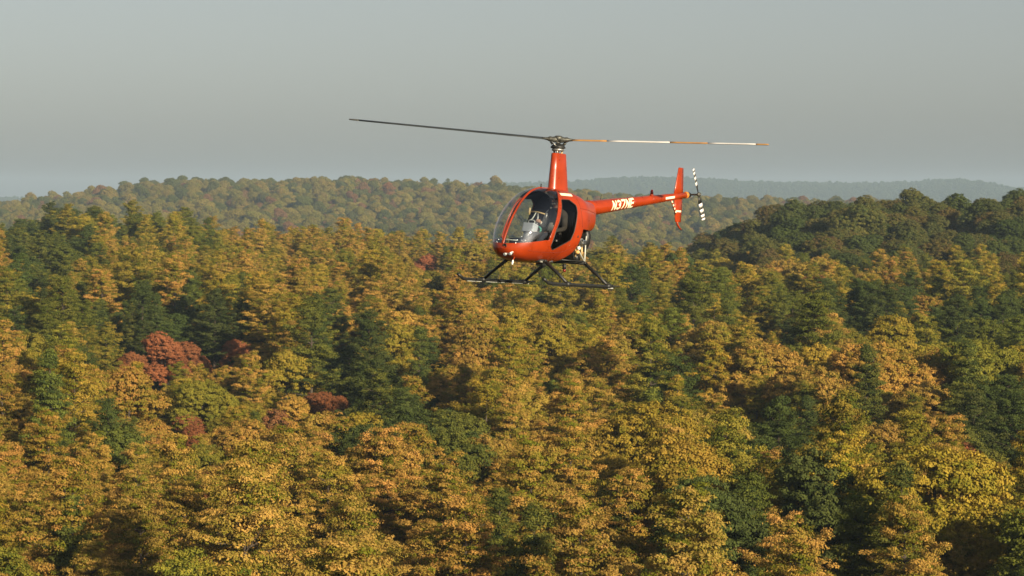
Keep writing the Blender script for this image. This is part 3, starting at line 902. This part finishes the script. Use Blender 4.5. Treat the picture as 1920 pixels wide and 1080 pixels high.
MB().lathe([(.07, -.02), (.085, .02), (.06, .06), (.03, .065)], hub + np.array([0, 0, .01]), (0, 0, 1), 18).build('hub_cap', M['hubmetal'], hub_o)
for ax in (axR, axL):
    s_ = Vector((0, 0, 1)).cross(ax).normalized()
    MB().tube([Vector((0, 0, 2.53)) + s_*.11 + ax*.03, Vector(hub) + ax*.12 + s_*.10 + Vector((0, 0, -.05))], .012, 6).build('pitch_link', M['steel'], hub_o)
def blade_ring(ax, d, chord, pitch, n=20):
    s_ = Vector((0, 0, 1)).cross(ax).normalized(); u_ = ax.cross(s_)
    c_, sn = math.cos(pitch), math.sin(pitch); e1 = s_*c_ + u_*sn; e2 = -s_*sn + u_*c_
    out = []
    for k in range(n):
        a = 2*math.pi*k/n; u = (1 - math.cos(a)) / 2
        y = .12 * chord * 1.6 * math.sqrt(u) * (1 - u) ** .8 * (1 if math.sin(a) >= 0 else -1)
        out.append(Vector(hub) + ax*d + e1*(chord*(.3 - u)) + e2*y)
    return out
def blade(ax, segs, pitch):
    root = None
    for d0, d1, mt in segs:
        ds = np.linspace(d0, d1, 6)
        b_ = MB().rings([blade_ring(ax, d, .183 if d < 3.8 else .15, pitch*(1 - .5*d/3.84)) for d in ds])
        if root is None: root = b_.build('main_rotor_blade', M[mt], heli)
        else: b_.build('blade_band', M[mt], root)
    return root
bl = blade(axR, [(.25, .88, 'blade_sun'), (.88, 2.03, 'blade_white'), (2.03, 2.72, 'blade_sun'), (2.72, 3.60, 'blade_white'), (3.60, 3.84, 'blade_sun')], R_(9))  # sun reflected along this blade is painted on as tan and white bands
tag(bl, 'rotor blade with sunlight painted on as tan and white bands')
bl = blade(axL, [(.25, 3.66, 'blade_shade'), (3.66, 3.84, 'hubmetal')], R_(-14))  # charcoal stands in for shade on this blade's unlit side
tag(bl, 'rotor blade with underside shade painted on as charcoal')

# tail boom, fins, tail rotor
BX = [-.96, -1.12, -3.86, -4.24]; BZ = [1.45, 1.468, 1.83, 1.88]; BR = [.150, .142, .064, .060]
boom = MB().tube(list(zip(BX, [0]*4, BZ)), BR, 28).build('tail_boom', M['red'], heli)
for x in (-1.75, -2.4, -3.05, -3.6):
    z = float(np.interp(-x, [-v for v in BX], BZ)); r = float(np.interp(-x, [-v for v in BX], BR))
    dx = .010; MB().tube([(x + dx, 0, z - .0013), (x - dx, 0, z + .0013)], r + .0022, 28).build('boom_joint', M['red'], boom)
def boom_at(x):
    t = [-v for v in BX]
    return float(np.interp(-x, t, BZ)), float(np.interp(-x, t, BR))
def on_boom(x, h, off=.004):
    zc, r = boom_at(x)
    return (x, math.sqrt(max((r+off)**2 - h*h, 0)), zc + h)
def stroke_letters(word, x0, pitch, w, h, sw, shear):
    """block letters as flat strokes wrapped on the boom, each stroke a hair above the last"""
    arc = [(.05, .93), (.5, 1), (.92, .85), (.92, .65), (.5, .53), (.92, .40), (.95, .18), (.5, 0), (.02, .10)]
    G = {'N': [[(0, 0), (0, 1)], [(0, 1), (1, 0)], [(1, 0), (1, 1)]], '3': [arc], '7': [[(-.05, 1), (1, 1)], [(1, 1), (.3, 0)]],
         'E': [[(0, 0), (0, 1)], [(0, 1), (.9, 1)], [(0, .52), (.75, .52)], [(0, 0), (.9, 0)]]}
    mb = MB(); k = 0
    for i, ch in enumerate(word):
        for line in G[ch]:
            for a, b in zip(line, line[1:]):
                A = np.array([i*pitch + a[0]*w, (a[1]-.5)*h]); B = np.array([i*pitch + b[0]*w, (b[1]-.5)*h])
                d = (B - A) / np.linalg.norm(B - A); n = np.array([-d[1], d[0]]) * sw / 2
                A = A - d*sw*.42; B = B + d*sw*.42; n2_ = 9; V_ = []
                for q in range(n2_):
                    for e in (-1, 0, 1):
                        pt = A + (B - A) * q/(n2_-1) + n*e
                        V_.append(on_boom(x0 - (pt[0] + shear*pt[1]), pt[1] + .004, .0035 + .0004*k))
                k = (k + 1) % 8
                mb.add(V_, [(q*3+e, (q+1)*3+e, (q+1)*3+e+1, q*3+e+1) for q in range(n2_-1) for e in (0, 1)], False)
    return mb.build('registration_lettering', M['cream'], boom)
stroke_letters('N37NE', -1.66, .150, .095, .150, .034, .20)
F = [(i*4+j, (i+1)*4+j, (i+1)*4+j+1, i*4+j+1) for i in range(8) for j in range(3)]
MB().add([on_boom(-3.46 - .32*i/8, -.022 + .044*j/3) for i in range(9) for j in range(4)], F).build('boom_placard', M['cream'], boom)
zc, r = boom_at(-3.08)
bc = MB().tube([(-3.08, 0, zc + r - .01), (-3.09, 0, zc + r + .02)], .036, 12).build('beacon_base', M['red'], boom)
MB().lathe([(.030, 0), (.030, .05), (.020, .085), (.001, .09)], (-3.09, 0, zc + r + .02), (0, 0, 1), 14).build('beacon_lens', M['beacon'], bc)
zc, r = boom_at(-1.42)
MB().tube([(-1.42, 0, zc + r - .005), (-1.44, 0, zc + r + .10)], [.008, .004], 6).build('boom_antenna', M['black'], boom)
def fin(name, sections, mat, parent):
    rings = []
    for z, xf, xa, t in sections:
        rings.append([(xf + (xa-xf)*u, y*t, z) for u, y in [(0, 0), (.06, .6), (.25, 1), (.6, .8), (1, .08), (1, -.08), (.6, -.8), (.25, -1), (.06, -.6)]])
    return MB().rings(rings).build(name, mat, parent)
fin('upper_fin', [(1.84, -3.83, -4.16, .022), (2.0, -3.86, -4.155, .022), (2.39, -3.955, -4.13, .018), (2.405, -3.97, -4.12, .012)], M['red'], heli)
lf_ = fin('lower_fin', [(1.34, -3.945, -4.12, .016), (1.36, -3.93, -4.14, .020), (1.60, -3.88, -4.145, .022), (1.86, -3.85, -4.15, .022)], M['red'], heli)
MB().tube([(-3.99, 0, 1.37), (-4.02, 0, 1.30), (-4.10, 0, 1.23), (-4.17, 0, 1.20)], [.022, .020, .017, .013], 8).build('tail_skid', M['red'], lf_)
MB().box((-4.0, .0245, 1.555), (.17, .004, .034)).build('fin_stripe', M['cream'], lf_)
gd = MB().tube([(-3.70, .02, 1.78), (-3.78, .03, 1.68), (-3.90, .03, 1.50)], .017, 8).build('striped_fin_brace', M['red'], heli)
for t in (.18, .42, .66, .90):
    MB().box((-3.70 - .20*t, .043, 1.77 - .26*t), (.034, .008, .034), Matrix.Rotation(.6, 3, 'Y')).build('brace_stripe', M['cream'], gd)
tr_ = MB().lathe([(.062, 0), (.068, .01), (.068, .05), (.055, .06)], (-4.23, 0, 1.879), (-1, 0, .13), 20).build('tail_gearbox_ring', M['orange'], heli)
MB().lathe([(.055, 0), (.060, .03), (.052, .10), (.02, .13)], (-4.28, 0, 1.886), (-1, 0, .05), 18).build('tail_gearbox', M['hubmetal'], heli)
TR = Vector((-4.33, .25, 1.905))
th_ = MB().tube([TR + Vector((0, -.25, -.01)), TR + Vector((0, .06, 0))], .018, 10)
th_.lathe([(.035, -.02), (.045, 0), (.035, .03)], TR, (0, 1, 0), 14)
th_ = th_.build('tail_rotor_hub', M['hubmetal'], heli)
for sgn in (1, -1):
    ax = Vector((.42*sgn, 0, .907*sgn)).normalized(); ch = Vector((0, 1, 0)).cross(ax)
    root = None
    for d0, d1, mt in [(.05, .19, 'black'), (.19, .26, 'blade_white'), (.26, .31, 'hubmetal'), (.31, .37, 'blade_white'), (.37, .42, 'hubmetal'), (.42, .47, 'blade_white'), (.47, .50, 'hubmetal'), (.50, .535, 'blade_white')]:
        w0 = .03 if d0 < .1 else .05
        def rg_(d, w): return [TR + ax*d + ch*(w*c) + Vector((0, 1, 0))*(.008*s + .012*c) for c, s in [(1, 0), (.6, .8), (0, 1), (-.6, .6), (-1, 0), (-.6, -.6), (0, -1), (.6, -.8)]]
        b_ = MB().rings([rg_(d0, w0), rg_(d1, .05)])
        if root is None: root = b_.build('tail_rotor_blade', M[mt], heli)
        else: b_.build('blade_band', M[mt], root)

# skids
for s in (1, -1):
    sk = MB().tube([(1.52, s*.965, .115), (1.44, s*.965, .075), (1.37, s*.965, .04), (1.29, s*.965, .03), (1.0, s*.965, .03), (-.50, s*.965, .03), (-.58, s*.965, .034)], [.026, .028, .03, .03, .03, .03, .028], 12).build('landing_skid', M['black'], heli)
    MB().tube([(-.56, s*.965, .036), (-.80, s*.965, .046)], [.020, .006], 8).build('skid_tail', M['black'], sk)
    MB().tube([(1.25, s*.965, .002), (-.50, s*.965, .002)], [.011, .011], 6).build('wear_shoe', M['tubing'] if s < 0 else M['black'], sk)
    for x0, x1 in ((.78, .78), (-.46, -.44)):
        lg = MB().tube([(x0, s*.95, .045), (x0 + (x1-x0)*.5, s*.70, .235), (x1, s*.42, .43)], [.026, .029, .033], 12).build('skid_strut', M['black'], sk)
        MB().lathe([(.045, -.05), (.050, 0), (.045, .05)], (x0, s*.96, .035), (1, 0, 0), 14).build('strut_clamp', M['black'], lg)
    MB().box((-.50, s*.965, .0), (.16, .05, .018), None, .004).build('wear_plate', M['tubing'], sk)
cross_f = MB().tube([(.78, -.46, .425), (.78, 0, .44), (.78, .46, .425)], .03, 12).build('cross_tube', M['black'], heli)
cross_r = MB().tube([(-.44, -.46, .425), (-.44, 0, .44), (-.44, .46, .425)], .03, 12).build('cross_tube', M['black'], heli)
MB().box((.77, .36, .415), (.10, .05, .03), None, .006).build('cross_tube_bracket', M['tubing'], cross_f)
MB().box((.62, .44, .425), (.06, .05, .035), None, .006).build('cross_tube_bracket', M['chrome'], cross_f)

# open engine bay: frame tubes, engine, exhaust
fr = MB()
for s in (1, -1):
    fr.tube([(-.46, s*.40, .45), (-.60, s*.30, .80), (-.78, s*.20, 1.16), (-.84, s*.17, 1.30)], .014, 8)
    fr.tube([(-.46, s*.40, .45), (-.20, s*.34, .80), (-.12, s*.33, 1.05)], .013, 8)
    MB().tube([(.20, s*.36, .47), (-.46, s*.40, .46)], .013, 8).build('lower_frame_rail', M['black'], heli)
fr.build('engine_frame', M['tubing'], heli)
MB().box((-.02, 0, .78), (.03, .82, .58), Matrix.Rotation(.35, 3, 'Y')).build('firewall', M['black'], heli)
eng = MB().box((-.36, 0, .78), (.40, .34, .34), None, .04).build('engine_block', M['hubmetal'], heli)
for s in (1, -1):
    for k, x in enumerate((-.26, -.44)):
        cy = MB()
        for j in range(6):
            cy.lathe([(.085, -.008), (.09, 0), (.085, .008)], (x, s*(.20 + .024*j), .80), (0, 1, 0), 16)
        cy.lathe([(.07, -.08), (.07, .08)], (x, s*.25, .80), (0, 1, 0), 14)
        cy = cy.build('cylinder', M['steel'], eng)
        MB().box((x, s*.375, .81), (.12, .05, .10), None, .02).build('rocker_cover', M['chrome'], cy)
        MB().tube([(x, s*.33, .72), (x, s*.34, .62), (x - .05, s*.28, .56), (-.45, s*.22, .53)], .022, 8).build('exhaust_pipe', M['tan'], eng)
MB().lathe([(.05, -.20), (.075, -.17), (.075, .17), (.05, .20)], (-.42, .10, .53), (0, 1, 0), 18).build('muffler', M['black'], eng)
MB().lathe([(.04, 0), (.055, .02), (.055, .10), (.03, .12)], (-.28, .33, .985), (.2, .9, .2), 16).build('alternator', M['chrome'], eng)
MB().sphere((-.26, .40, .70), .035).build('oil_filter', M['white'], eng)
MB().sphere((-.22, .40, .625), .045, scale=(1, 1, .8)).build('air_intake', M['ochre'], eng)
fan = MB().lathe([(.26, -.05), (.30, -.03), (.30, .06), (.24, .08), (.20, .02)], (-.70, 0, .90), (-1, 0, 0), 28).build('cooling_fan_shroud', M['black'], eng)
MB().tube([(-.12, .20, .40), (-.12, .20, .30)], .035, 10).build('drain_pipe', M['black'], eng)
MB().lathe([(.03, 0), (.03, .03), (.012, .05)], (-.12, .20, .30), (0, 0, -1), 12).build('belly_light', M['beacon'], eng)
MB().box((.42, .10, .365), (.20, .16, .05), None, .015).build('belly_box', M['black'], heli)

# ------------------------------------------------------------------ pilot
person = empty('person')
person.matrix_world = heli.matrix_world.copy()
tag(person, 'person in cream shirt and dark headset at the helicopter controls', 'person')
def skin_body():
    me = bpy.data.meshes.new('body'); ob = bpy.data.objects.new('body_source', me); col.objects.link(ob)
    Y0 = .25
    J = [((.36, Y0, .86), .125, .15), ((.33, Y0, 1.02), .115, .14), ((.29, Y0, 1.20), .12, .155), ((.28, Y0, 1.32), .10, .13), ((.285, Y0, 1.41), .052, .055),
         ((.30, Y0, 1.47), .07, .07), ((.31, Y0, 1.545), .092, .082), ((.305, Y0, 1.61), .075, .07)]
    E = [(i, i+1) for i in range(7)]
    def chain(root, pts):
        prev = root
        for p, r in pts:
            J.append((p, r, r)); E.append((prev, len(J)-1)); prev = len(J)-1
        return prev
    for s, wr in ((1, (.54, Y0 + .15, .97)), (-1, (.50, Y0 - .19, 1.13))):
        sh = (.285, Y0 + s*.19, 1.29); el = (.34, Y0 + s*.25, 1.03) if s > 0 else (.36, Y0 + s*.22, 1.06)
        w = chain(3, [(sh, .072), (tuple(np.array(sh)*.5 + np.array(el)*.5), .056), (el, .048), (tuple(np.array(el)*.45 + np.array(wr)*.55), .042), (wr, .030)])
        d = (np.array(wr) - np.array(el)); d /= np.linalg.norm(d); side = np.cross(d, [0, 0, 1]); side /= np.linalg.norm(side)
        palm = np.array(wr) + d*.05
        pk = chain(w, [(tuple(palm), .030)])
        for k, (o_, l) in enumerate([(-.030, .060), (-.010, .070), (.010, .066), (.030, .052)]):
            b0 = palm + side*o_ + d*.03
            chain(pk, [(tuple(b0), .0095), (tuple(b0 + d*l*.5 + np.array([0, 0, -.006])), .009), (tuple(b0 + d*l*.75 + np.array([0, 0, -.035])), .0085), (tuple(b0 + d*l*.4 + np.array([0, 0, -.055])), .008)])
        t0 = palm - side*.035*s
        chain(pk, [(tuple(t0), .011), (tuple(t0 + d*.025 - side*.02*s + np.array([0, 0, -.02])), .010), (tuple(t0 + d*.045 - side*.008*s + np.array([0, 0, -.035])), .009)])
    for s in (1, -1):
        hip = (.38, Y0 + s*.10, .85); kn = (.80, Y0 + s*.12, .90); an = (1.02, Y0 + s*.10, .62)
        chain(0, [(hip, .095), (tuple((np.array(hip) + np.array(kn))/2), .082), (kn, .062), (tuple((np.array(kn) + np.array(an))/2), .055), (an, .042), ((1.08, Y0 + s*.10, .60), .038), ((1.17, Y0 + s*.10, .64), .028)])
    me.from_pydata([j[0] for j in J], E, [])
    m1 = ob.modifiers.new('skin', 'SKIN'); m1.use_smooth_shade = True
    for i, j in enumerate(J):
        sv_ = me.skin_vertices[0].data[i]; sv_.radius = (j[1], j[2]); sv_.use_root = (i == 0)
    m2 = ob.modifiers.new('sub', 'SUBSURF'); m2.levels = 2; m2.render_levels = 2
    dg = bpy.context.evaluated_depsgraph_get(); out = bpy.data.meshes.new_from_object(ob.evaluated_get(dg))
    bpy.data.objects.remove(ob); bpy.data.meshes.remove(me)
    out.name = 'body'
    for k in ('skin', 'shirt', 'trousers', 'vest', 'black'): out.materials.append(M[k])
    for p in out.polygons:
        x, y, z = p.center; p.use_smooth = True
        if z > 1.40: mi = 0
        elif x > .51 and z > .945: mi = 0
        elif z < .66 and x > .95: mi = 4
        elif z < .96 and x > .30 and (z < .93 or x > .46): mi = 2
        elif abs(y - Y0) < .135 and x < .42: mi = 3
        else: mi = 1
        p.material_index = mi
    return link(bpy.data.objects.new('body', out), person)
skin_body()
Y0 = .25
cap = MB().sphere((.30, Y0, 1.60), .105, 18, 10, (1.08, .95, .86)).build('cap', M['vest'], person)
MB().box((.43, Y0, 1.575), (.13, .13, .012), Matrix.Rotation(.2, 3, 'Y'), .004).build('cap_peak', M['vest'], cap)
hd = MB().tube([(.29, Y0 + .11*math.cos(t), 1.56 + .145*math.sin(t)) for t in np.linspace(0, np.pi, 14)], .012, 6).build('headset_band', M['black'], person)
for s in (1, -1):
    MB().lathe([(.02, -.03), (.048, -.025), (.05, .0), (.04, .025), (.01, .03)], (.30, Y0 + s*.105, 1.54), (0, s, 0), 16).build('ear_cup', M['black'], hd)
MB().tube([(.32, Y0 + .12, 1.51), (.38, Y0 + .10, 1.47), (.415, Y0 + .04, 1.475)], .006, 6).build('microphone_boom', M['steel'], hd)
MB().tube([(.41, Y0 + .07, 1.475), (.42, Y0 - .0, 1.475)], .014, 8).build('microphone', M['cream'], hd)
MB().tube([(.385, Y0 + .02, 1.555), (.410, Y0, 1.52), (.405, Y0, 1.505)], [.010, .018, .014], 8).build('nose', M['skin'], cap)
# ------------------------------------------------------------------ haze
zmin = float(GZ.min()) - 1.0
hz = MB().box(((0), 4200, (zmin + 150) / 2), (4560, 9100, 150 - zmin))
hm = bpy.data.materials.new('haze_air'); hm.use_nodes = True
hm.node_tree.nodes.clear()
hv = hm.node_tree.nodes.new('ShaderNodeVolumePrincipled'); ho = hm.node_tree.nodes.new('ShaderNodeOutputMaterial')
hv.inputs['Color'].default_value = (0.60, 0.79, 1.0, 1)
hv.inputs['Density'].default_value = 0.9e-4
hv.inputs['Anisotropy'].default_value = 0.0
hm.node_tree.links.new(hv.outputs[0], ho.inputs['Volume'])
tag(hz.build('haze', hm), 'pale even autumn haze in the air over the hills', 'haze', kind='stuff')
